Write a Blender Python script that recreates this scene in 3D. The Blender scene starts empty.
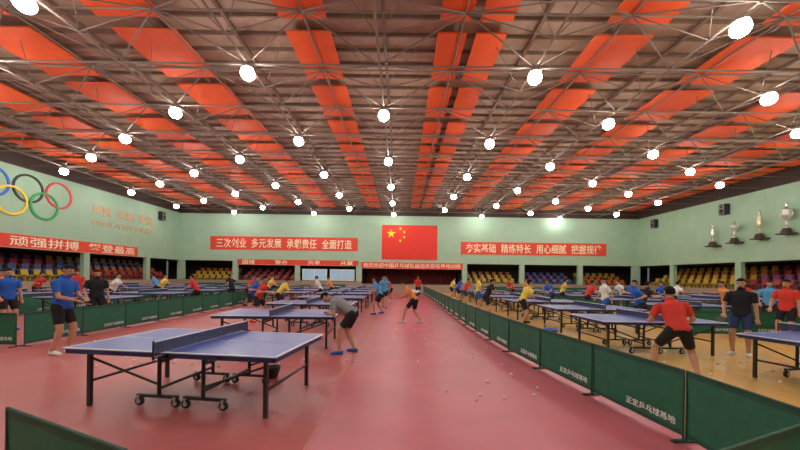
import bpy, math, random
import numpy as np
from mathutils import Vector as V, Matrix
random.seed(7)
S=bpy.context.scene
COL=S.collection
R=math.radians
# ------------------------------------------------------------ materials
def mat(name,col,rough=.6,metal=0,noise=0,nscale=8,emit=None,es=0,bump=0,alpha=1,spec=.5,objcol=False):
    m=bpy.data.materials.new(name);m.use_nodes=True
    nt=m.node_tree;b=nt.nodes['Principled BSDF']
    b.inputs['Base Color'].default_value=(*col,1);b.inputs['Roughness'].default_value=rough
    b.inputs['Metallic'].default_value=metal
    b.inputs['Specular IOR Level'].default_value=spec
    if objcol:
        oi=nt.nodes.new('ShaderNodeObjectInfo');nt.links.new(oi.outputs['Color'],b.inputs['Base Color'])
    elif noise:
        t=nt.nodes.new('ShaderNodeTexNoise');t.inputs['Scale'].default_value=nscale;t.inputs['Detail'].default_value=4
        tc=nt.nodes.new('ShaderNodeTexCoord');nt.links.new(tc.outputs['Object'],t.inputs['Vector'])
        r=nt.nodes.new('ShaderNodeValToRGB')
        r.color_ramp.elements[0].position=.3;r.color_ramp.elements[1].position=.7
        r.color_ramp.elements[0].color=(*[c*(1-noise) for c in col],1)
        r.color_ramp.elements[1].color=(*[min(1,c*(1+noise)) for c in col],1)
        nt.links.new(t.outputs['Fac'],r.inputs['Fac']);nt.links.new(r.outputs['Color'],b.inputs['Base Color'])
        if bump:
            bp=nt.nodes.new('ShaderNodeBump');bp.inputs['Strength'].default_value=bump;bp.inputs['Distance'].default_value=.02
            nt.links.new(t.outputs['Fac'],bp.inputs['Height']);nt.links.new(bp.outputs['Normal'],b.inputs['Normal'])
    if emit:
        b.inputs['Emission Color'].default_value=(*emit,1);b.inputs['Emission Strength'].default_value=es
    if alpha<1:b.inputs['Alpha'].default_value=alpha
    return m
def brickmat(name,c1,c2,cm,scale,bw,rh,ms,rough,rot=(0,0,0),noise=.1,offset=.5):
    m=bpy.data.materials.new(name);m.use_nodes=True;nt=m.node_tree;b=nt.nodes['Principled BSDF']
    tc=nt.nodes.new('ShaderNodeTexCoord');mp=nt.nodes.new('ShaderNodeMapping');mp.inputs['Rotation'].default_value=rot
    br=nt.nodes.new('ShaderNodeTexBrick');br.offset=offset
    br.inputs['Color1'].default_value=(*c1,1);br.inputs['Color2'].default_value=(*c2,1);br.inputs['Mortar'].default_value=(*cm,1)
    br.inputs['Scale'].default_value=scale;br.inputs['Brick Width'].default_value=bw;br.inputs['Row Height'].default_value=rh
    br.inputs['Mortar Size'].default_value=ms
    nt.links.new(tc.outputs['Object'],mp.inputs['Vector']);nt.links.new(mp.outputs['Vector'],br.inputs['Vector'])
    nz=nt.nodes.new('ShaderNodeTexNoise');nz.inputs['Scale'].default_value=1.3;nt.links.new(tc.outputs['Object'],nz.inputs['Vector'])
    mx=nt.nodes.new('ShaderNodeMix');mx.data_type='RGBA';mx.blend_type='MULTIPLY';mx.inputs[0].default_value=noise
    nt.links.new(br.outputs['Color'],mx.inputs[6]);nt.links.new(nz.outputs['Color'],mx.inputs[7])
    nt.links.new(mx.outputs[2],b.inputs['Base Color']);b.inputs['Roughness'].default_value=rough
    return m
M={}
M['wood']=brickmat('wood_floor',(.78,.47,.13),(.86,.53,.16),(.55,.31,.09),1,1.8,.11,.004,.26,(0,0,R(90)))
M['matA']=mat('mat_red_a',(.50,.12,.12),.40,noise=.09,nscale=1.2)
M['matB']=mat('mat_red_b',(.53,.125,.16),.40,noise=.09,nscale=1.2)
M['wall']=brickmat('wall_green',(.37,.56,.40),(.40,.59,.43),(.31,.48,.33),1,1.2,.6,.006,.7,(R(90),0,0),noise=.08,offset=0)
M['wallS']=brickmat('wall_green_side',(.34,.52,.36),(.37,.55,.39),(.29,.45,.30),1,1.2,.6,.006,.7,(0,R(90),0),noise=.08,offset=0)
M['dado']=mat('dado',(.34,.26,.19),.6,noise=.1)
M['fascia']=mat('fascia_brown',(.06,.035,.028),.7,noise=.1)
M['deck']=mat('deck_beige',(.44,.31,.225),.7,noise=.12,nscale=3,spec=.2)
M['purlin']=mat('purlin',(.20,.13,.09),.6,noise=.1,spec=.2)
M['panel']=mat('orange_panel',(.86,.12,.03),.65,noise=.07,nscale=2,spec=.2)
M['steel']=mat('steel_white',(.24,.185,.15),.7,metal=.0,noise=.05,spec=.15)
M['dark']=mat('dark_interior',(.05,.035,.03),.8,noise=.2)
M['conc']=mat('concrete',(.20,.17,.14),.8,noise=.15)
M['bulb']=mat('bulb_glow',(1,1,1),.5,emit=(1,.96,.91),es=80)
M['alu']=mat('aluminium',(.6,.6,.62),.35,metal=.8,noise=.05)
M['tblue']=mat('table_blue',(.05,.10,.42),.30,noise=.05,nscale=3)
M['white']=mat('white_paint',(.85,.85,.85),.5,noise=.02)
M['black']=mat('black_steel',(.018,.018,.022),.4,noise=.1)
M['rubber']=mat('tyre_rubber',(.02,.02,.02),.8,noise=.1)
M['apron']=mat('apron_blue',(.02,.03,.12),.45,noise=.05)
M['net']=mat('net_mesh',(.05,.06,.14),.9,noise=.2,nscale=80,alpha=.75)
M['green']=mat('barrier_fabric',(.010,.125,.068),.6,noise=.15,nscale=6,bump=.1)
M['greenD']=mat('barrier_hem',(.008,.07,.04),.6,noise=.1)
M['red']=mat('banner_red',(.75,.06,.025),.6,noise=.05)
M['flag']=mat('flag_red',(.80,.035,.015),.6,noise=.05)
M['yellow']=mat('star_yellow',(1,.75,.02),.5,noise=.02)
M['letter']=mat('letter_cream',(.95,.87,.62),.5,noise=.02)
M['letterO']=mat('letter_orange',(.66,.40,.22),.6,noise=.05)
M['skin']=mat('skin',(.52,.27,.17),.5,noise=.06,nscale=20)
M['lip']=mat('lips',(.38,.12,.10),.5,noise=.05)
M['eye']=mat('eye_dark',(.03,.02,.02),.3,noise=.05)
M['cloth']=mat('cloth',(1,1,1),.8,objcol=True,spec=.2)
M['ball']=mat('ball_white',(.85,.83,.78),.4,noise=.02)
M['padR']=mat('paddle_red',(.6,.02,.02),.5,noise=.05)
M['padW']=mat('paddle_wood',(.5,.3,.13),.5,noise=.1)
M['silver']=mat('trophy_silver',(.75,.74,.70),.3,metal=.75,noise=.05)
M['gold']=mat('trophy_gold',(.75,.66,.42),.35,metal=.7,noise=.05)
M['curtain']=mat('curtain_wine',(.16,.02,.02),.9,noise=.2)
M['glass']=mat('pale_glass',(.35,.55,.70),.2,emit=(.45,.7,.95),es=.18,noise=.02)
M['plastic']=mat('plastic_seat',(1,1,1),.5,objcol=True)
for n,c in dict(rb=(.02,.12,.6),rk=(.02,.02,.025),rr=(.75,.04,.05),ry=(.9,.62,.02),rg=(.03,.38,.12)).items():M[n]=mat('ring_'+n,c,.5,noise=.03)
# ------------------------------------------------------------ mesh builder
class MB:
    def __init__(s):s.v=[];s.f=[];s.m=[]
    def box(s,x0,x1,y0,y1,z0,z1,m=0):
        b=len(s.v);s.v+=[(x0,y0,z0),(x1,y0,z0),(x1,y1,z0),(x0,y1,z0),(x0,y0,z1),(x1,y0,z1),(x1,y1,z1),(x0,y1,z1)]
        for f in [(0,3,2,1),(4,5,6,7),(0,1,5,4),(1,2,6,5),(2,3,7,6),(3,0,4,7)]:s.f.append(tuple(b+i for i in f));s.m.append(m)
    def loft(s,rings,m=0,close=True):
        n=len(rings[0]);b=len(s.v)
        for r in rings:s.v+=[tuple(p) for p in r]
        for i in range(len(rings)-1):
            for j in range(n):
                k=(j+1)%n;s.f.append((b+i*n+j,b+i*n+k,b+(i+1)*n+k,b+(i+1)*n+j));s.m.append(m)
        if close:
            s.f.append(tuple(b+j for j in reversed(range(n))));s.m.append(m)
            e=b+(len(rings)-1)*n;s.f.append(tuple(e+j for j in range(n)));s.m.append(m)
    def tube(s,pts,rad,n=8,m=0,round_=False):
        pts=[V(p) for p in pts];rad=rad if hasattr(rad,'__len__') else [rad]*len(pts)
        rings=[];ref=None
        P=list(pts);Rr=list(rad)
        if round_:
            d0=(pts[0]-pts[1]).normalized();d1=(pts[-1]-pts[-2]).normalized()
            pre=[(pts[0]+d0*rad[0]*k,rad[0]*q) for k,q in((.97,.22),(.8,.6),(.45,.89))]
            post=[(pts[-1]+d1*rad[-1]*k,rad[-1]*q) for k,q in((.45,.89),(.8,.6),(.97,.22))]
            P=[a for a,_ in pre]+P+[a for a,_ in post];Rr=[a for _,a in pre]+Rr+[a for _,a in post]
        for i,p in enumerate(P):
            t=(P[min(i+1,len(P)-1)]-P[max(i-1,0)]).normalized()
            if ref is None:
                ref=t.cross(V((0,0,1)));
                if ref.length<.1:ref=t.cross(V((1,0,0)))
            a=(ref-t*ref.dot(t)).normalized();bb=t.cross(a);ref=a
            rings.append([p+(a*math.cos(2*math.pi*k/n)+bb*math.sin(2*math.pi*k/n))*Rr[i] for k in range(n)])
        s.loft(rings,m)
    def ell(s,c,ax,m=0,nu=14,nv=9,fn=None):
        c=V(c);rings=[]
        for i in range(nv):
            th=math.pi*(i+.35)/(nv-.3)
            rings.append([c+ax[0]*math.sin(th)*math.cos(2*math.pi*k/nu)+ax[1]*math.sin(th)*math.sin(2*math.pi*k/nu)-ax[2]*math.cos(th) for k in range(nu)])
        s.loft(rings,m)
    def lathe(s,prof,n=20,m=0,c=(0,0,0)):
        s.loft([[(c[0]+r*math.cos(2*math.pi*k/n),c[1]+r*math.sin(2*math.pi*k/n),c[2]+z) for k in range(n)] for r,z in prof],m)
    def mesh(s,name,mats,smooth=False):
        me=bpy.data.meshes.new(name);me.from_pydata(s.v,[],s.f);me.polygons.foreach_set('material_index',s.m)
        for x in mats:me.materials.append(x)
        if smooth:me.polygons.foreach_set('use_smooth',[True]*len(me.polygons))
        me.update();return me
def ob(name,data,parent=None,loc=(0,0,0),rot=(0,0,0),label=None,cat=None,kind=None,group=None):
    o=bpy.data.objects.new(name,data);COL.objects.link(o);o.location=loc;o.rotation_euler=rot
    if parent:o.parent=parent
    if label:o['label']=label
    if cat:o['category']=cat
    if kind:o['kind']=kind
    if group:o['group']=group
    return o
def dup(root,loc,rotz=0,scale=None,label=None):
    o=root.copy();COL.objects.link(o);o.location=loc;o.rotation_euler=(0,0,rotz)
    if scale:o.scale=(scale,)*3
    if label:o['label']=label
    for c in root.children:
        k=c.copy();COL.objects.link(k);k.parent=o
        for g in c.children:
            q=g.copy();COL.objects.link(q);q.parent=k
    return o
def text_mesh(body,size,m,ext=.003,align='CENTER'):
    cu=bpy.data.curves.new('lettering','FONT');cu.body=body;cu.size=size;cu.align_x=align;cu.align_y='CENTER';cu.extrude=ext;cu.offset=size*.006;cu.resolution_u=6
    o=bpy.data.objects.new('tmp',cu);COL.objects.link(o)
    dg=bpy.context.evaluated_depsgraph_get();me=bpy.data.meshes.new_from_object(o.evaluated_get(dg))
    bpy.data.objects.remove(o);me.materials.clear();me.materials.append(m);return me
def fit(me,w,h):
    xs=[v.co.x for v in me.vertices];ys=[v.co.y for v in me.vertices]
    if not xs:return
    sx=w/(max(xs)-min(xs));sy=h/(max(ys)-min(ys));cx=(max(xs)+min(xs))/2;cy=(max(ys)+min(ys))/2
    for v in me.vertices:v.co.x=(v.co.x-cx)*sx;v.co.y=(v.co.y-cy)*sy
def phrases(parent,words,w,h,gap,m,y,ext=.003,z=0):
    tot=sum(len(a) for a in words)+gap*(len(words)-1);u=w/tot;x=-w/2
    for a in words:
        me=text_mesh(a,1,m,ext);fit(me,u*(len(a)-.08),h)
        ob('lettering',me,parent,loc=(x+u*len(a)/2,y,z),rot=(R(90),0,0));x+=u*(len(a)+gap)
# ------------------------------------------------------------ shell
XL,XR,YB,YF,ZC=-23.0,24.8,35.0,-5.0,8.95
def struct(name,mb,mats):return ob(name,mb.mesh(name,mats),kind='structure')
b=MB();b.box(XL-5,XR+5,YF-.3,YB+6,-.2,0);struct('floor',b,[M['wood']])
b=MB();b.box(XL-5,XR+5,YF-.3,YB+6,ZC,ZC+.2)
y=YF+.3
while y<YB:
    b.box(XL,XR,y,y+.06,ZC-.10,ZC,1);y+=.7
x=XL+.4
while x<XR:
    b.box(x,x+.1,YF,YB,ZC-.18,ZC-.1,1);x+=2.2
struct('ceiling',b,[M['deck'],M['purlin']])
OPEN=3.05
def side_wall(name,x0,x1,xo):
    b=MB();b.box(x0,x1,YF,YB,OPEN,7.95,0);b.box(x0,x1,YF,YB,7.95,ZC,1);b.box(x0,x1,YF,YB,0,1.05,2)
    for py in(0.6,6.6,12.6,18.6,24.6,30.6):b.box(x0,x1,py-.22,py+.22,1.05,OPEN,0)
    b.box(x0,x1,YF,0.4,1.05,OPEN,0)
    s=1 if xo>x1 else -1
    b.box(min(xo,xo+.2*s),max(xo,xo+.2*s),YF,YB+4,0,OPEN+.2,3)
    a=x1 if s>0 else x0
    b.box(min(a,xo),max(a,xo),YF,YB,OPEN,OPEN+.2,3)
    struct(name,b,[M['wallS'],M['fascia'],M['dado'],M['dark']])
side_wall('wall_left',XL-.3,XL,-27.2);side_wall('wall_right',XR,XR+.3,29.0)
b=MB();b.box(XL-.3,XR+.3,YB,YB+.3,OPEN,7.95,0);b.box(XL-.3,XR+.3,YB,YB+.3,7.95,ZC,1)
for x0,x1 in((-23.3,-4),(6.5,25.1)):b.box(x0,x1,YB,YB+.3,0,1.05,2)
for x0,x1 in((-23.3,-22.6),(-17.5,-17),(-11,-10.5),(-4.6,-4),(6.5,7),(12.5,13),(18.6,19.1),(24.3,25.1)):b.box(x0,x1,YB,YB+.3,1.05,OPEN,0)
b.box(-4,6.5,YB,YB+.3,2.45,OPEN,0)
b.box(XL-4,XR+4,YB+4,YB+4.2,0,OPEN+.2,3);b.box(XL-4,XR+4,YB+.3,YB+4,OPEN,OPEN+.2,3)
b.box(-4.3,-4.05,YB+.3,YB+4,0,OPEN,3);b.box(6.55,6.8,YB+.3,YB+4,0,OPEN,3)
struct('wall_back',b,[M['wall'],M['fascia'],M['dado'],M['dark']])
b=MB();b.box(XL-.3,XR+.3,YF-.3,YF,0,ZC,0);struct('wall_front',b,[M['wall']])  # unseen wall behind the camera, added for light bounce and other views
b=MB();b.box(-4,6.5,YB-.1,YB+3.9,0,.8,0);struct('trim_1',b,[M['dado']])
b=MB();rings=[]
n=120
for z in(.8,3.0):rings.append([(-3.9+10.3*i/n,YB+3.2+.12*math.sin(i*1.1),z) for i in range(n+1)])
b.v=[p for r in rings for p in r]
for i in range(n):b.f.append((i,i+1,n+1+i+1,n+1+i));b.m.append(0)
ob('stage_curtain',b.mesh('stage_curtain',[M['curtain']],True),label='dark wine-red pleated curtain at the back of the stage',cat='curtain')
for i,(x0,x1) in enumerate(((-10.3,-7.7),(-7.4,-4.8))):
    b=MB();b.box(x0,x1,YB+.32,YB+.42,1.1,2.3,0);b.box(x0+.1,x1-.1,YB+.28,YB+.33,1.2,2.2,1)
    b.box((x0+x1)/2-.03,(x0+x1)/2+.03,YB+.26,YB+.3,1.2,2.2,0)
    struct('window_%d'%(i+1),b,[M['white'],M['glass']])
def matpiece(x0,x1,m,lab):
    b=MB();b.box(x0,x1,YF+.1,YB-.3,0.0,.006)
    ob('sports_mat',b.mesh('sports_mat',[m]),label=lab,cat='sports floor mat',group='red sports floor mats')
matpiece(-22.5,-8.01,M['matA'],'red vinyl sports flooring under the table rows')
matpiece(-8.0,-.91,M['matA'],'dusty red vinyl sports flooring sheet with a seam')
matpiece(-.90,3.12,M['matB'],'pinkish red vinyl sports flooring sheet along the aisle')
# ceiling panels
STR=[(-20.4,1.8),(-16,1.8),(-11.7,1.8),(-7.5,1.8),(-2.75,1.3),(1.42,.84),(2.55,.88),(6.4,1.65),(10.7,1.8),(15.1,1.8),(19.4,1.8),(23.2,1.4)]
for sx,w in STR:
    b=MB();b.box(-w/2,w/2,0,2.32,0,.05);me=b.mesh('ceiling_panel',[M['panel']])
    for k in range(-3,9):
        ob('ceiling_panel',me,loc=(sx,9.66+2.8*k,ZC-.25),label='orange-red rectangular acoustic ceiling panel between trusses',cat='ceiling panel',group='orange ceiling panels')
# space frame
colsX=[-20.5,-16.5,-12.6,-8.6,-4.7,-.7,4.0,8.1,12.2,16.2,20.3]
rowsY=[-2.6+2.55*i for i in range(15)]
ZB=8.05;ZT=8.68
bc,tc_,dg_=MB(),MB(),MB()
for x in colsX:bc.tube([(x,YF+.1,ZB),(x,YB-.1,ZB)],.032,6)
for y in rowsY:bc.tube([(XL+.1,y,ZB),(XR-.1,y,ZB)],.028,6)
tx=[(colsX[i]+colsX[i+1])/2 for i in range(len(colsX)-1)]
tx=[-22.3]+tx+[22.4];ty=[r+1.275 for r in rowsY if r+1.3<YB]
ty=[rowsY[0]-1.275]+ty
for x in tx:tc_.tube([(x,YF+.1,ZT),(x,YB-.1,ZT)],.026,6)
for y in ty:tc_.tube([(XL+.1,y,ZT),(XR-.1,y,ZT)],.024,6)
for i,x in enumerate(colsX):
    for j,y in enumerate(rowsY):
        bc.ell((x,y,ZB),(V((.07,0,0)),V((0,.07,0)),V((0,0,.07))),nu=8,nv=5)
        for a in(tx[i],tx[i+1]):
            for c in(y-1.275,y+1.275):
                if c<YB-.1:
                    dg_.tube([(x,y,ZB),(a,c,ZT)],.021,5)
                    if c>y:
                        dg_.tube([(x,c,ZB),((x+a)/2,y,ZT-.02)],.014,5)
                        dg_.tube([(x,c,ZB),(a,c,ZT)],.016,5)
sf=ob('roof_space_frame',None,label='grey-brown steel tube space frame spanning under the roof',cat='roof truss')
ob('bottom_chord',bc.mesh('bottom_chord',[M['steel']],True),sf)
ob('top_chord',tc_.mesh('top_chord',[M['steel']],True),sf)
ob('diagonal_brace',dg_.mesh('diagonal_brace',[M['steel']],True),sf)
# lamps
b=MB();b.lathe([(.02,.0),(.06,-.01),(.10,-.05),(.12,-.08),(.17,-.11),(.18,-.13),(.16,-.125)],20)
hous=b.mesh('lamp_housing',[M['alu']],True)
b=MB();b.ell((0,0,-.27),(V((.205,0,0)),V((0,.205,0)),V((0,0,.19))),nu=18,nv=10);bulbm=b.mesh('bulb',[M['bulb']],True)
L0=None
for i,x in enumerate(colsX):
    A=x in(-20.5,-12.6,-4.7,4.0,12.2,20.3)
    for j in((1,3,5,7,9,11,13) if A else(0,2,4,6,8,10,12,14)):  # out-of-view rows near the camera are added to light the near floor
        if x==-.7 and j==4:continue
        y=rowsY[j]+(.45 if 8<x<9 else 1.0 if x>9 else 0)
        if y>YB-.6:continue
        if L0 is None:
            L0=ob('high_bay_lamp',None,loc=(x,y,ZB-.03),label='round white high-bay lamp hanging from the space frame',cat='ceiling lamp',group='high-bay ceiling lamps')
            ob('lamp_housing',hous,L0);ob('bulb',bulbm,L0)
        else:dup(L0,(x,y,ZB-.03))
# ------------------------------------------------------------ bleachers + seats
def tiers(segs):
    b=MB()
    for s in segs:b.box(*s)
    ob('bleacher_stand',b.mesh('bleacher_stand',[M['conc']]),label='stepped concrete spectator stand behind the wall opening',cat='bleachers')
tiers([(XL-.35-.8*(i+1),XL-.35-.8*i,1,YB-.1,0,1.0+.35*i) for i in range(4)])
tiers([(XR+.35+.8*i,XR+.35+.8*(i+1),1,YB-.1,0,1.0+.35*i) for i in range(4)])
BB=[(-22.5,-17.6),(-16.9,-11.1),(7.1,12.4),(13.1,18.5),(19.2,24.2)]
for a,c in BB:tiers([(a,c,YB+.35+.8*i,YB+1.15+.8*i,0,.8+.35*i) for i in range(3)])
b=MB()
ringL=[[(x,-.21+.42*k,z-.0) for x,z in [(-.2,.38),(.2,.38),(.27,.8),(.22,.8),(.15,.44),(-.2,.43)]] for k in(0,1)]
b.loft(ringL);b.box(-.05,.1,-.16,-.12,0.003,.38);b.box(-.05,.1,.12,.16,0.003,.38)
seatm=b.mesh('stadium_seat',[M['plastic']])
SC={'r':(.36,.03,.03),'y':(.55,.36,.03),'b':(.05,.12,.33),'o':(.50,.14,.03),'p':(.22,.06,.2),'g':(.1,.35,.15)}
CN={'r':'red','y':'yellow','b':'blue','o':'orange','p':'purple','g':'green'}
def seat(x,y,z,rz,c):
    o=ob('stadium_seat',seatm,loc=(x,y,z),rot=(0,0,rz),label=CN[c]+' moulded plastic spectator seat on the stepped stand',cat='seat',group='spectator seats')
    o.color=(*SC[c],1)
for i in range(4):
    for k in range(24):
        y=16+k*.76
        c='roby'[i] if y>24.6 else 'ybrp'[i]
        seat(XL-.72-.8*i,y,1.0+.35*i,R(180),c)
        c='yyoy'[i] if y>24.6 else 'rprr'[i]
        seat(XR+.72+.8*i,y,1.0+.35*i,0,c)
for (a,c_),cc in zip(BB,('yyo','rrr','yyo','bpb','ooy')):
    for i in range(3):
        for k in range(7):seat(a+.4+k*(c_-a-.8)/6,YB+.72+.8*i,.8+.35*i,R(90),cc[i])
# ------------------------------------------------------------ banners, flag, rings
G=.008
def banner(words,cx,cy,cz,w,h,rz,tw,th,gap,lab):
    b=MB();b.box(-w/2,w/2,-.03,0,-h/2,h/2,0)
    e=.04
    b.box(-w/2,w/2,-.04,-.03,h/2-e,h/2,1);b.box(-w/2,w/2,-.04,-.03,-h/2,-h/2+e,1)
    o=ob('banner',b.mesh('banner',[M['red'],M['letterO']]),loc=(cx,cy,cz),rot=(0,0,rz),label=lab,cat='banner')
    phrases(o,words,tw,th,gap,M['letter'],-.038)
banner(['三次创业','多元发展','承载责任','全面打造'],-12.15,YB-G,4.9,15.4,1.45,0,14.2,.98,.6,'long red wall banner with four cream Chinese slogans')
banner(['夯实基础','精练特长','用心细腻','把握规律'],13.9,YB-G,4.7,15.2,1.35,0,14.2,.95,.6,'long red wall banner with cream Chinese slogans on technique')
banner(['热烈欢迎中国乒乓球队运动员莅临基地训练'],1.25,YB-G,2.78,10.6,.68,0,10.2,.45,0,'narrow red banner with cream characters over the stage')
banner(['国球','整合','共享','共赢'],-10.7,YB-G,2.95,12.6,.6,0,11.6,.45,3,'narrow red banner with spaced characters under the gallery')
banner(['挑战极限','顽强拼搏','攀登最高'],XL+G,21.8,3.48,15,.85,R(90),14.4,.62,.6,'red side-wall banner with bold cream Chinese slogans')
WL=ob('wall_lettering',None,loc=(XL+.02,28,5.85),rot=(0,0,R(90)),label='faded orange bilingual motto characters fixed on green wall',cat='wall lettering')
phrases(WL,['更快','更高','更强'],6.2,.75,.5,M['letterO'],0,.01,.5)
phrases(WL,['CITIUS','ALTIUS','FORTIUS'],6.2,.42,.8,M['letterO'],0,.01,-.45)
def starm(r):
    b=MB();b.v=[(0,-.012,0)]
    for k in range(10):
        a=math.pi/2+k*math.pi/5;q=r if k%2==0 else r*.382
        b.v.append((q*math.cos(a),-.008,q*math.sin(a)))
    b.f=[(0,1+k,1+(k+1)%10) for k in range(10)];b.m=[0]*10
    return b.mesh('star',[M['yellow']])
b=MB();b.box(-2.9,2.9,-.04,0,-1.8,1.8);
F=ob('national_flag',b.mesh('national_flag',[M['flag']]),loc=(.95,YB-G,5.2),label='large red flag with five yellow stars on wall',cat='flag')
ob('star',starm(.5),F,loc=(-1.93,-.04,.9))
sm=starm(.19)
for gx,gz,a in((10,2,-20),(12,4,10),(12,7,0),(10,9,25)):
    ob('star',sm,F,loc=(-2.9+gx*.1933,-.04,1.8-gz*.18),rot=(0,R(a),0))
RG=ob('olympic_rings',None,loc=(XL+.035,20.65,6.3),label='five interlaced coloured rings mounted on pale green wall',cat='wall emblem')
for nm,dy,dz,k in(('rb',-1.86,.45,0),('rk',0,.45,0),('rr',1.86,.45,0),('ry',-.93,-.45,.02),('rg',.93,-.45,.02)):
    b=MB();n=40
    rings=[]
    for i in range(n+1):
        a=2*math.pi*i/n;rr=.82
        rings.append([((k+.03*q[0]),(rr+.06*q[1])*math.cos(a),(rr+.06*q[1])*math.sin(a)) for q in((-1,-1),(1,-1),(1,1),(-1,1))])
    b.loft(rings,close=False)
    ob('ring',b.mesh('ring',[M[nm]]),RG,loc=(0,dy,dz))
def trophy(y,z,h,prof,handles,gold,fig,lab):
    r=ob('wall_trophy',None,loc=(XR-.39,y,z),label=lab,cat='trophy')
    b=MB();b.box(-.32,.38,-.35,.35,-.08,0);b.lathe([(.26,0),(.26,.16),(.2,.18),(.2,.3)],20)
    ob('base',b.mesh('base',[M['fascia']]),r)
    b=MB();b.lathe([(a*h,.3+c*h) for a,c in prof],24);ob('cup',b.mesh('cup',[M['gold'] if gold else M['silver']],True),r)
    if handles:
        for s in(-1,1):
            b=MB();b.tube([(0,s*h*(.10+.13*math.sin(t*math.pi/8)),.3+h*(.42+.36*t/8)) for t in range(9)],.028,8);ob('handle',b.mesh('handle',[M['silver']],True),r)
    if fig:
        b=MB();b.tube([(0,0,.3+h*.93),(0,0,.3+h*1.05),(0,.03,.3+h*1.12)],[.05,.06,.04],8,round_=True);b.tube([(0,0,.3+h*1.08),(0,.14,.3+h*1.2)],.02,6)
        ob('figurine',b.mesh('figurine',[M['silver']],True),r)
cupA=[(.12,0),(.1,.05),(.04,.12),(.03,.3),(.06,.36),(.13,.42),(.17,.6),(.16,.75),(.18,.8),(.165,.8),(.1,.84),(.03,.92),(.01,.96)]
cupB=[(.12,0),(.11,.06),(.05,.1),(.035,.25),(.09,.33),(.12,.5),(.1,.7),(.07,.85),(.075,.9),(.02,.93)]
cupC=[(.14,0),(.12,.1),(.06,.14),(.05,.4),(.11,.5),(.16,.62),(.12,.75),(.04,.85),(.01,.95)]
trophy(21.2,4.75,1.5,cupA,True,False,True,'large silver two-handled trophy cup on wall bracket')
trophy(22.8,4.6,1.4,cupB,False,True,True,'slim pale golden trophy cup with figurine on wall bracket')
trophy(24.5,4.5,1.35,cupC,True,False,False,'silver lidded trophy on wall bracket above stand')
trophy(26.2,4.4,1.2,cupB,False,False,True,'small silver trophy with figurine on wall bracket')
for x,y,rz in((XR-.2,25.5,R(-90)),(XL+.2,32.0,R(90)),(XR-.2,32.5,R(-90))):
    b=MB();b.box(-.25,.25,-.2,.2,-.4,.4,0);b.box(-.21,.21,-.22,-.2,-.36,.36,1)
    for zz,rr in((-.14,.16),(.2,.09)):b.loft([[(rr*q*math.cos(k*.4488),-.22-d,zz+rr*q*math.sin(k*.4488)) for k in range(14)] for q,d in((1,0),(.95,.02),(.3,.005))],2)
    ob('loudspeaker',b.mesh('loudspeaker',[M['black'],M['conc'],M['rubber']]),loc=(x,y,7.1),rot=(0,0,rz),label='black box loudspeaker fixed high on green wall',cat='loudspeaker')
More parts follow.
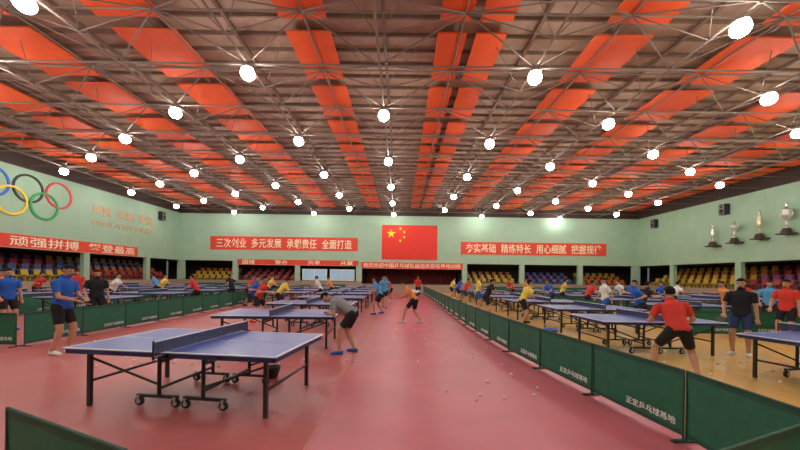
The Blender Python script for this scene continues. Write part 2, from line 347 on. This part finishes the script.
# ------------------------------------------------------------ table
def make_table(loc,rz):
    lab='blue folding table tennis table with net and casters'
    r=ob('table_tennis_table',None,loc=loc,rot=(0,0,rz),label=lab,cat='table tennis table',group='blue table tennis tables')
    W=.7625;L=1.37
    for s in(-1,1):
        b=MB();x0,x1=(.004,L) if s>0 else(-L,-.004)
        b.box(x0,x1,-W,W,.738,.758,0)
        t=.0015;z=.758
        for yy in(-W,W-.02):b.box(x0,x1,yy,yy+.02,z,z+t,1)
        ex=x1-.02 if s>0 else x0
        b.box(ex,ex+.02,-W+.02,W-.02,z,z+t,1);b.box(x0,x1-.02 if s>0 else x1,-.0015,.0015,z,z+t,1)
        b.box(x0,x1,-W-.002,-W,.748,.758,1);b.box(x0,x1,W,W+.002,.748,.758,1);b.box(x1 if s>0 else x0-.002,x1+.002 if s>0 else x0,-W,W,.748,.758,1)
        ob('tabletop',b.mesh('tabletop',[M['tblue'],M['white']]),r)
        b=MB();i=.02;X0,X1=min(abs(x0),abs(x1)),max(abs(x0),abs(x1))
        a0,a1=(x0+.01,x1-i) if s>0 else(x0+i,x1-.01)
        b.box(a0,a1,-W+i,-W+i+.025,.685,.738);b.box(a0,a1,W-i-.025,W-i,.685,.738)
        b.box(a0,a0+.025,-W+i,W-i,.685,.738);b.box(a1-.025,a1,-W+i,W-i,.685,.738);b.box((a0+a1)/2-.02,(a0+a1)/2+.02,-W+i,W-i,.70,.738)
        ob('apron',b.mesh('apron',[M['apron']]),r)
        for q in(-1,1):
            b=MB();x=s*1.17;y=q*.6
            b.box(x-.022,x+.022,y-.022,y+.022,.03,.70);b.lathe([(.03,.006),(.034,.012),(.03,.03),(.015,.05)],10,c=(x,y,0))
            ob('leg',b.mesh('leg',[M['black']]),r)
        b=MB()
        b.box(s*1.17-.012,s*1.17+.012,-.6,.6,.30,.33)
        for q in(-1,1):
            y=q*.5
            b.tube([(s*.30,y,.70),(s*.30,y,.13)],.024,8)
            b.box(s*.32-.28,s*.32+.28,y-.02,y+.02,.12,.155)
            b.tube([(s*.30,y,.28),(s*1.17,q*.58,.60)],.015,6)
            b.tube([(s*.30,y,.62),(s*.08,y*.9,.70)],.015,6)
        b.box(s*.30-.015,s*.30+.015,-.5,.5,.22,.25);b.box(s*.30-.015,s*.30+.015,-.5,.5,.55,.58)
        ob('undercarriage',b.mesh('undercarriage',[M['black']]),r)
        for xx in(.07,.57):
            for q in(-1,1):
                b=MB();n=18
                def ring(rad,yy):return[(rad*math.cos(2*math.pi*k/n),yy,rad*math.sin(2*math.pi*k/n)) for k in range(n)]
                b.loft([ring(.02,-.02),ring(.05,-.02),ring(.058,-.012),ring(.058,.012),ring(.05,.02),ring(.02,.02)],0)
                b.loft([ring(.028,-.024),ring(.028,.024)],1)
                b.box(-.012,.012,-.032,-.024,-.01,.075,1);b.box(-.012,.012,.024,.032,-.01,.075,1);b.box(-.02,.02,-.032,.032,.065,.075,1)
                ob('wheel',b.mesh('wheel',[M['rubber'],M['alu']]),r,loc=(s*xx,q*.5,.064))
    b=MB();b.box(-.002,.002,-.9,.9,.765,.90,0);b.box(-.005,.005,-.915,.915,.898,.912,1)
    ob('net',b.mesh('net',[M['net'],M['white']]),r)
    for q in(-1,1):
        b=MB();b.tube([(0,q*.915,.70),(0,q*.915,.915)],.011,8);b.box(-.02,.02,min(q*.70,q*.915),max(q*.70,q*.915),.715,.735)
        ob('net_post',b.mesh('net_post',[M['black']]),r)
    return r
T0=make_table((-2.64,4.66,.006),R(-7))
tabs=[(-2.85,8.2,2),(-2.9,11.4,0),(-2.9,14.6,0),(-2.9,17.8,0),(-2.9,21,0),(-2.9,24.2,0),(-2.9,27.5,0),
(-6.3,17.9,0),(-6.3,21,0),(-6.3,24.2,0),(-6.3,27.5,0),
(-11.6,12.6,0),(-11.6,15.8,0),(-11.6,19,0),(-11.6,22.2,0),(-11.6,25.4,0),(-11.6,28.6,0),
(-16.6,14,0),(-16.6,17.2,0),(-16.6,20.4,0),(-16.6,23.6,0),(-16.6,26.8,0),(-20.4,21,90),(-20.4,25,90)]
for x,y,a in tabs:dup(T0,(x,y,.006),R(a))
tabsR=[(7.5,5.55,14),(5.85,8.1,0),(6.2,11.0,0),(5.9,14,0),(5.9,17,0),(5.9,20,0),(5.9,23,0),(5.9,26,0),(5.9,29,0),
(12.7,9.0,0),(10.8,12.9,0),(10.8,15.9,0),(10.8,18.9,0),(10.8,21.9,0),(10.8,24.9,0),(10.8,27.9,0),
(15.6,14,0),(15.6,17,0),(15.6,20,0),(15.6,23,0),(15.6,26,0),(20.3,18,0),(20.3,21.5,0),(20.3,25,0)]
for x,y,a in tabsR:dup(T0,(x,y,0),R(a))
# ------------------------------------------------------------ barriers
def make_barrier(loc,rz):
    r=ob('court_barrier',None,loc=loc,rot=(0,0,rz),label='dark green fabric court surround with small white characters',cat='court barrier',group='green court barriers')
    b=MB();n=16;H=[.05,.1,.4,.68,.73]
    for z in H:
        for i in range(n+1):
            x=-.67+1.34*i/n;b.v.append((x,.006*math.sin(i*.9+z*5)*(1 if .05<z<.73 else .3),z))
    for j in range(4):
        for i in range(n):
            k=j*(n+1)+i;b.f.append((k,k+1,k+n+2,k+n+1));b.m.append(1 if j in(0,3) else 0)
    ob('fabric_panel',b.mesh('fabric_panel',[M['green'],M['greenD']],True),r)
    b=MB()
    for s in(-1,1):
        b.tube([(s*.675,0,.02),(s*.675,0,.745)],.011,8);b.box(s*.675-.012,s*.675+.012,-.14,.14,.0,.02)
    b.tube([(-.675,0,.738),(.675,0,.738)],.012,8)
    ob('support_frame',b.mesh('support_frame',[M['greenD']]),r)
    me=text_mesh('正定乒乓球基地',1,M['white'],.002);fit(me,.66,.085)
    ob('lettering',me,r,loc=(.27,-.014,.18),rot=(R(90),0,0))
    return r
B0=None
def line(pts,z=0.0,flip=False):
    global B0
    pts=[V(p) for p in pts]
    i=0;cur=pts[0].copy()
    while i<len(pts)-1:
        rem=1.385;nxt=cur.copy()
        while i<len(pts)-1:
            d=(pts[i+1]-nxt).length
            if d>=rem:
                nxt=nxt+(pts[i+1]-nxt).normalized()*rem;rem=0;break
            nxt=pts[i+1].copy();rem-=d;i+=1
        if rem>.01:break
        c=(cur+nxt)/2;d=nxt-cur;a=math.atan2(d.y,d.x)
        if flip:a+=math.pi
        if B0 is None:B0=make_barrier((c.x,c.y,z),a)
        else:dup(B0,(c.x,c.y,z),a)
        cur=nxt
line([(2.98,2.10),(2.99,3.45),(2.84,4.65),(2.52,7.0),(2.33,11),(2.30,33)],.006,flip=True)
line([(-8.35,7.45),(-8.35,12),(-8.6,18),(-8.7,33)],.006)
line([(-12.6,7.4),(-8.42,7.4)],.006)
line([(-2.70,2.31),(-1.41,1.76)],.006)
line([(1.40,1.69),(2.74,2.24)],.006)
line([(9.0,10.3),(17.5,10.3)]);line([(13.3,11),(13.3,30)]);line([(8.4,13.5),(8.4,30)],flip=True)
line([(-8.2,33.6),(-4.2,33.6)],.006);line([(6.0,33.6),(14.5,33.6)]);line([(-21,33.6),(-10,33.6)],.006);line([(15,33.6),(24,33.6)])
line([(-14.2,12.5),(-14.2,30)],.006)
# ------------------------------------------------------------ people
def ik(a,c,l1,l2,hint):
    d=c-a;D=min(d.length,(l1+l2)*.999);u=d.normalized()
    x=(l1*l1-l2*l2+D*D)/(2*D);h=math.sqrt(max(l1*l1-x*x,0))
    hh=hint-u*hint.dot(u);hh.normalize()
    return a+u*x+hh*h,a+u*D
def rings_ell(cs,side,fw,sizes,n=16):
    out=[]
    for c,s,f,(w,d) in zip(cs,side,fw,sizes):
        out.append([c+s*w*math.cos(2*math.pi*k/n)+f*d*math.sin(2*math.pi*k/n) for k in range(n)])
    return out
def build_person(P,vox):
    ln=R(P.get('lean',3));tw=R(P.get('twist',0))
    pel=V((P.get('px',0),0,P.get('pz',.93)))
    u=V((math.sin(ln),0,math.cos(ln)));f=V((math.cos(ln),0,-math.sin(ln)));yy=V((0,1,0))
    q=Matrix.Rotation(tw,3,u);ss=q@yy;sf_=q@f
    b=MB();seg=[]
    hs=[-.09,-.05,.0,.08,.2,.33,.43,.49,.53,.56]
    sz=[(.08,.06),(.135,.10),(.165,.115),(.155,.105),(.14,.098),(.165,.115),(.172,.11),(.13,.085),(.07,.062),(.055,.055)]
    cs=[pel+u*h for h in hs];k=[min(max(h/.4,0),1) for h in hs]
    b.loft(rings_ell(cs,[yy.lerp(ss,t).normalized() for t in k],[f.lerp(sf_,t).normalized() for t in k],sz))
    seg.append(('torso',pel-u*.05,pel+u*.5,.14,.13))
    nb=pel+u*.52
    hp=R(P.get('head',5));ht=R(P.get('headturn',0))
    hu=V((math.sin(hp),0,math.cos(hp)));hf=V((math.cos(hp),0,-math.sin(hp)));rot=Matrix.Rotation(ht,3,'Z');hu=rot@hu;hf=rot@hf;hs_=hu.cross(hf)
    hc=nb+hu*.185
    b.tube([nb-u*.04,nb+hu*.09],[.06,.052],12,round_=True);seg.append(('neck',nb,nb+hu*.07,.055,.05))
    b.ell(hc+hu*.02,(hf*.098,hs_*.077,hu*.095));b.ell(hc-hu*.035+hf*.018,(hf*.075,hs_*.060,hu*.082))
    b.tube([hc+hf*.092+hu*.015,hc+hf*.112-hu*.022],[.010,.017],8,round_=True)
    b.tube([hc+hf*.083-hu*.062-hs_*.016,hc+hf*.083-hu*.062+hs_*.016],.010,8,round_=True)
    for s in(-1,1):
        b.ell(hc+hs_*s*.079-hf*.008,(hf*.020,hs_*.009,hu*.032),nu=8,nv=6)
    seg.append(('head',hc-hu*.06,hc+hu*.05,.07,.09))
    palms=[]
    for s,nm in((1,'L'),(-1,'R')):
        hip=pel+yy*s*.088-V((0,0,.02));fx,fy,fz=(*P.get('foot'+nm,(0,s*.12)),0)[:3]
        ank=V((fx,fy,.085+fz));fa=R(P.get('toe'+nm,s*12));fd=V((math.cos(fa),math.sin(fa),0))
        kn,ank=ik(hip,ank,.43,.42,fd+V((0,0,.05)))
        b.tube([hip,hip.lerp(kn,.4),kn,],[.092,.078,.056],12,round_=True)
        b.tube([kn,kn.lerp(ank,.3),kn.lerp(ank,.7),ank],[.054,.058,.042,.037],12,round_=True)
        seg.append(('thigh',hip,kn,.09,.056));seg.append(('shank',kn,ank,.056,.038))
        fs=V((-fd.y,fd.x,0));base=V((ank.x,ank.y,ank.z-.085));zz=V((0,0,1))
        st=[(-.075,.022,.030,.038),(-.06,.034,.040,.045),(0,.038,.046,.045),(.08,.044,.034,.036),(.14,.046,.026,.028),(.175,.034,.020,.022),(.19,.014,.012,.018)]
        b.loft([[base+fd*a+fs*w*math.cos(t)+zz*(zc+h*math.sin(t)) for t in[2*math.pi*i/12 for i in range(12)]] for a,w,h,zc in st])
        seg.append(('foot'+nm,base+fd*-.04+zz*.035,base+fd*.15+zz*.03,.045,.04))
        sh=pel+u*.455+ss*s*.185
        hx,hy,hz=P.get('hand'+nm,(.05,s*.26,.80));w=V((hx,hy,hz))
        hint=V(P.get('elb'+nm,(-.6,s*.6,-.5)))
        el,w=ik(sh,w,.285,.25,hint)
        b.tube([sh-ss*s*.03,sh,sh.lerp(el,.5),el],[.055,.058,.047,.038],12,round_=True)
        b.tube([el,el.lerp(w,.3),w],[.038,.040,.026],12,round_=True)
        seg.append(('uarm',sh,el,.057,.04));seg.append(('farm',el,w,.04,.026))
        d=(w-el).normalized();side=d.cross(V((0,0,1)))
        if side.length<.3:side=d.cross(V((1,0,0)))
        side.normalize();nn=side.cross(d).normalized()
        pc=[w-d*.01,w+d*.03,w+d*.07,w+d*.088]
        b.loft(rings_ell(pc,[side]*4,[nn]*4,[(.025,.018),(.038,.018),(.042,.015),(.036,.011)],12))
        cv=-nn*(1 if nn.z>0 else -1)
        for i,lf in enumerate((.062,.075,.070,.055)):
            o=w+d*.082+side*(.0345-.023*i)
            p1=o+(d*.8+cv*.35+side*(.12-.08*i)).normalized()*lf*.55;p2=p1+(d*.35+cv*.9).normalized()*lf*.5
            b.tube([o,p1,p2],[.0095,.009,.0075],8,round_=True)
        o=w+d*.03+side*.034;p1=o+(d*.6+side*.7+cv*.3).normalized()*.04;p2=p1+(d*.9+side*.1+cv*.4).normalized()*.03
        b.tube([o,p1,p2],[.013,.011,.009],8,round_=True)
        seg.append(('hand',w,w+d*.13,.03,.02));palms.append((w+d*.075+cv*.02,d.copy(),side.copy(),cv.copy()))
    me=b.mesh('tmp',[]);o=bpy.data.objects.new('tmp',me);COL.objects.link(o)
    md=o.modifiers.new('r','REMESH');md.mode='VOXEL';md.voxel_size=vox
    m2=o.modifiers.new('s','SMOOTH');m2.factor=.5;m2.iterations=2 if vox>.01 else 3
    dg=bpy.context.evaluated_depsgraph_get();body=bpy.data.meshes.new_from_object(o.evaluated_get(dg));bpy.data.objects.remove(o)
    body.name='person_body'
    nv=len(body.vertices);co=np.empty(nv*3);body.vertices.foreach_get('co',co);co=co.reshape(-1,3)
    zmin=co[:,2].min();co[:,2]-=zmin;body.vertices.foreach_set('co',co.ravel())
    no=np.empty(nv*3);body.vertices.foreach_get('normal',no);no=no.reshape(-1,3)
    nf=len(body.polygons);cen=np.empty(nf*3);body.polygons.foreach_get('center',cen);cen=cen.reshape(-1,3);
    best=np.full(nf,9.);bi=np.zeros(nf,int);bt=np.zeros(nf)
    C=cen.copy()
    for i,(nm,p0,p1,r0,r1) in enumerate(seg):
        a=np.array(p0)-[0,0,zmin];c=np.array(p1)-[0,0,zmin];d=c-a
        t=((C-a)@d)/(d@d);tcl=np.clip(t,0,1)
        dist=np.linalg.norm(C-(a+tcl[:,None]*d),axis=1)/(r0+(r1-r0)*tcl)
        k_=dist<best;best[k_]=dist[k_];bi[k_]=i;bt[k_]=t[k_]
    names=np.array([s[0] for s in seg])[bi]
    hcn=np.array(hc)-[0,0,zmin];rel=C-hcn;au=rel@np.array(hu);af=rel@np.array(hf);as_=rel@np.array(hs_)
    pn=np.array(pel)-[0,0,zmin];hgt=(C-pn)@np.array(u)
    tor=names=='torso'
    shirt=(tor&(hgt>-.045))|((names=='uarm')&(bt<.68))|((names=='neck')&(hgt<.525))
    shorts=(tor&(hgt<.06))|((names=='thigh')&(bt<(P.get('short',.76))))
    hair=(names=='head')&((au>.055)|((af<.0)&(au>-.035)&~((np.abs(as_)>.074)&(au<.03)))|((af<.045)&(au>.03)))
    mi=np.zeros(nf,int)
    for s in(-1,1):
        mi[(names=='head')&(np.hypot(as_-s*.031,(au-.012)*1.6)<.014)&(af>.06)]=2
    mi[(names=='head')&(np.hypot(as_*.5,au+.062)<.013)&(af>.07)]=1
    for m in(M['skin'],M['lip'],M['eye']):body.materials.append(m)
    body.polygons.foreach_set('material_index',mi);body.polygons.foreach_set('use_smooth',[True]*nf);body.update()
    polys=np.array([list(p.vertices)+[-1]*(4-len(p.vertices)) for p in body.polygons])
    def ext(mask,off,nm):
        pf=polys[mask];used=np.unique(pf[pf>=0]);mp=-np.ones(nv,int);mp[used]=np.arange(len(used))
        vv=co[used]+no[used]*off
        if nm=='shoe':vv[:,2]=np.maximum(vv[:,2],.0005)
        fs=[[int(mp[x]) for x in p if x>=0] for p in pf]
        m=bpy.data.meshes.new(nm);m.from_pydata([tuple(x) for x in vv],[],fs);m.materials.append(M['cloth'])
        m.polygons.foreach_set('use_smooth',[True]*len(m.polygons));m.update();return m
    parts=[('shirt',ext(shirt,.018,'shirt')),('shorts',ext(shorts,.014,'shorts')),('hair',ext(hair,.010,'hair')),
      ('shoe',ext(names=='footL',.003,'shoe')),('shoe',ext(names=='footR',.003,'shoe'))]
    return body,parts,[(V((p.x,p.y,p.z-zmin)),d,s,c) for p,d,s,c in palms]
POSES={
'stand_hold':dict(lean=4,head=18,footL=(.03,.13),footR=(-.05,-.12),handL=(.32,.10,1.08),handR=(.33,-.10,1.05)),
'bent_over':dict(lean=58,px=-.12,pz=.87,head=72,footL=(.12,.15),footR=(-.12,-.14),handL=(.40,.12,.88),handR=(.38,-.12,.86)),
'ready_back':dict(lean=32,px=-.08,pz=.84,head=12,footL=(.10,.27),footR=(-.12,-.27),toeL=25,toeR=-25,handL=(.42,.20,.95),handR=(.40,-.32,.90),twist=-12),
'stand_relax':dict(lean=2,head=8,footL=(0,.13),footR=(.06,-.12),handL=(.05,.27,.82),handR=(.22,-.24,.95)),
'play':dict(lean=28,px=-.05,pz=.86,head=5,footL=(.18,.24),footR=(-.14,-.24),handL=(.38,.22,1.0),handR=(.38,-.38,1.08),twist=20),
'swing':dict(lean=20,px=0,pz=.88,head=5,footL=(.15,.22),footR=(-.2,-.24),handL=(.28,.30,1.05),handR=(.15,-.55,1.2),twist=-20),
'walk':dict(lean=5,head=5,footL=(.25,.09),footR=(-.25,-.09),toeL=5,toeR=-5,handL=(-.1,.26,.86),handR=(.22,-.25,.92),pz=.90),
'pick':dict(lean=80,px=-.2,pz=.72,head=85,footL=(.05,.16),footR=(-.1,-.16),handL=(.42,.1,.35),handR=(.48,-.1,.28)),
'reach':dict(lean=40,px=-.1,pz=.84,head=25,footL=(.25,.22),footR=(-.25,-.2),handL=(.2,.35,.95),handR=(.62,-.2,.9),twist=25),
}
near={'stand_hold','bent_over','ready_back','stand_relax'}
PM={k:build_person(v,.0085 if k in near else .013) for k,v in POSES.items()}
def padmesh():
    b=MB();n=20
    def disc(y0,y1,r,m):b.loft([[(r*math.cos(2*math.pi*k/n),y,.115+r*1.03*math.sin(2*math.pi*k/n)) for k in range(n)] for y in(y0,y1)],m)
    disc(-.003,.003,.076,1);disc(.003,.006,.075,0);disc(-.006,-.003,.075,2);b.box(-.014,.014,-.011,.011,-.06,.045,1)
    return b.mesh('table_tennis_paddle',[M['padR'],M['padW'],M['black']])
padm=padmesh()
cW=(.75,.75,.72);cK=(.02,.02,.025);cB=(.03,.12,.5);cR=(.62,.05,.04);cY=(.75,.6,.1);cO=(.75,.28,.08);cG=(.27,.28,.29);cP=(.6,.15,.25);cN=(.03,.05,.15);cL=(.1,.35,.65)
nmc={cW:'white',cK:'black',cB:'blue',cR:'red',cY:'yellow',cO:'orange',cG:'grey',cP:'pink',cN:'navy',cL:'pale-blue'}
desc={'stand_hold':'standing, hands at waist','bent_over':'bending over table end','ready_back':'crouched in ready stance',
'stand_relax':'standing upright and relaxed','play':'in leaning playing stance','swing':'swinging a paddle sideways','walk':'walking, arms loose','pick':'bent low over floor','reach':'lunging, one arm out'}
def person(pose,x,y,ang,shirt,shorts=cK,z=.006,sc=1.0,paddle=False,shoe=None):
    body,parts,palms=PM[pose]
    r=ob('person',body,loc=(x,y,z),rot=(0,0,R(ang)),label='person in %s shirt and %s shorts, %s'%(nmc[shirt],nmc[shorts],desc[pose]),cat='person')
    r.scale=(sc,)*3
    sh=shoe or random.choice([cW,cB,cR,cK])
    for nm,me in parts:
        o=ob(nm,me,r);c={'shirt':shirt,'shorts':shorts,'hair':(.012,.01,.01),'shoe':sh}[nm];o.color=(*c,1)
    if paddle:
        p,d,s,cv=palms[1]
        Mr=Matrix.Translation((x,y,z))@Matrix.Rotation(R(ang),4,'Z')@Matrix.Scale(sc,4)
        zz=(d*.75+s*.5).normalized();yv=(cv-zz*cv.dot(zz)).normalized();xv=yv.cross(zz)
        Rm=Matrix((xv,yv,zz)).transposed().to_4x4()
        q=ob('table_tennis_paddle',padm,label='red and black table tennis paddle held in a hand',cat='paddle',group='paddles in hands')
        q.matrix_world=Mr@Matrix.Translation(p)@Rm
person('stand_hold',-6.9,6.85,5,cB,cK,sc=1.05,paddle=True,shoe=cW)
person('stand_relax',-9.0,9.95,-40,cK,cK)
person('stand_relax',-11.0,9.4,-20,cB,cK)
person('walk',-12.2,10.2,0,cO,cN)
person('stand_relax',-15.0,15.6,-60,cR,cR)
person('bent_over',-1.12,7.25,172,cG,cK,shoe=cB)
person('play',-5.9,13.4,-10,cB,cK)
person('reach',-5.2,14.6,20,cY,cK)
person('play',-5.0,11.9,0,cR,cK,paddle=True)
person('reach',.45,12.1,150,cO,cK,paddle=True)
person('walk',-.8,17.6,-90,cL,cK)
person('pick',.9,19.5,200,cW,cN)
person('play',-.6,21.5,180,cR,cK)
person('play',4.55,12.3,0,cY,cK,z=0,paddle=True)
person('play',3.7,14.2,0,cK,cK,z=0)
person('stand_relax',4.0,17.1,0,cY,cB,z=0)
person('walk',8.1,13.2,180,cW,cB,z=0)
person('swing',8.1,11.3,180,cB,cK,z=0,paddle=True)
person('ready_back',4.75,5.75,75,cR,cK,z=0,paddle=True,shoe=cW)
person('stand_relax',7.75,7.6,215,cK,cN,z=0,paddle=True,shoe=cW)
person('stand_relax',10.75,9.3,200,cR,cK,z=0)
person('play',8.9,12.3,0,cK,cK,z=0)
person('swing',12.6,12.9,180,cO,cK,z=0)
person('walk',12.9,11.7,230,cL,cK,z=0)
person('play',9.0,16,0,cR,cK,z=0);person('play',12.6,15.9,180,cB,cK,z=0)
person('swing',9.2,19,0,cY,cK,z=0);person('play',12.6,19,180,cW,cK,z=0)
person('play',3.9,20,0,cR,cN,z=0);person('play',7.7,17,180,cB,cK,z=0);person('swing',7.7,20,180,cO,cK,z=0)
person('play',4.0,23,0,cB,cK,z=0);person('play',7.7,23,180,cR,cK,z=0);person('play',4.0,26,0,cY,cK,z=0);person('play',13.9,17,0,cW,cK,z=0)
person('play',17.6,17,180,cR,cK,z=0);person('swing',17.6,14,180,cY,cK,z=0);person('play',14.0,20.4,0,cB,cK,z=0)
person('play',-13.5,15.8,0,cW,cK);person('play',-9.6,15.8,180,cR,cK);person('swing',-9.5,19,180,cK,cK);person('play',-13.5,19,0,cY,cK)
person('play',-9.6,22.2,180,cB,cK);person('play',-18.6,17.2,0,cR,cK);person('swing',-18.6,14,0,cY,cB);person('play',-14.8,20.4,180,cL,cK)
person('play',-8.1,18,0,cR,cK);person('play',-4.6,19.3,180,cW,cK);person('play',-8.2,21,0,cY,cK);person('play',-4.6,22.4,180,cO,cK)
person('play',-.9,14.7,180,cL,cK);person('play',-1.0,24.3,180,cY,cK);person('walk',1.4,26,-90,cR,cK);person('play',-9.6,25.6,180,cO,cK)
# ------------------------------------------------------------ balls and baskets
b=MB();b.ell((0,0,0),(V((.02,0,0)),V((0,.02,0)),V((0,0,.02))),nu=12,nv=8);ballm=b.mesh('table_tennis_ball',[M['ball']],True)
def ball(x,y,z):ob('table_tennis_ball',ballm,loc=(x,y,z+.02),label='white plastic table tennis ball lying on the floor',cat='table tennis ball',group='loose balls on the floor')
pts=[]
def tryball(x,y,z):
    for a,c in pts:
        if abs(a-x)<.06 and abs(c-y)<.06:return
    pts.append((x,y));ball(x,y,z)
for i in range(46):
    y=4.3+12*random.random()**1.2;x=2.2-abs(random.gauss(0,1.1))*1.0-.1
    if x>-1.0:tryball(x,y,.006)
for i in range(24):tryball(random.uniform(-5.5,-.8),random.uniform(5.9,7.2),.006)
for i in range(26):tryball(random.uniform(3.3,8),random.uniform(4,7),0)
for i in range(18):tryball(random.uniform(-7.8,-5),random.uniform(8,16),.006)
def basket(x,y,z,col,lab,sc=1):
    r=ob('ball_basket',None,loc=(x,y,z),label=lab,cat='basket');r.scale=(sc,)*3
    b=MB();P=[(.10,.0),(.12,.02),(.19,.26),(.205,.27),(.205,.285),(.18,.27),(.11,.03),(.02,.025)]
    b.lathe(P,20);o=ob('bowl',b.mesh('bowl',[M['plastic']],True),r);o.color=(*col,1)
    b=MB();b.tube([(.2*math.cos(t*math.pi/10),0,.28+.22*math.sin(t*math.pi/10)) for t in range(11)],.008,6);ob('handle',b.mesh('handle',[M['alu']],True),r)
basket(-2.05,5.45,.006,(.03,.03,.04),'dark plastic ball basket on floor beside table',.65)
basket(4.2,9.3,0,(.05,.2,.6),'blue plastic ball basket on the wooden floor')
# ------------------------------------------------------------ camera / world
cam=bpy.data.cameras.new('camera');cam.lens=335/800*36;cam.sensor_width=36;cam.shift_y=51/800;cam.clip_end=200;cam.clip_start=.05
co=bpy.data.objects.new('camera',cam);COL.objects.link(co)
co.matrix_world=Matrix.Translation((0,0,1.69))@Matrix.Rotation(R(90),4,'X')@Matrix.Rotation(R(.8),4,'Z')
S.camera=co
w=bpy.data.worlds.new('world');S.world=w;w.use_nodes=True;w.node_tree.nodes['Background'].inputs[0].default_value=(.6,.6,.65,1);w.node_tree.nodes['Background'].inputs[1].default_value=.2
S.view_settings.view_transform='Standard'
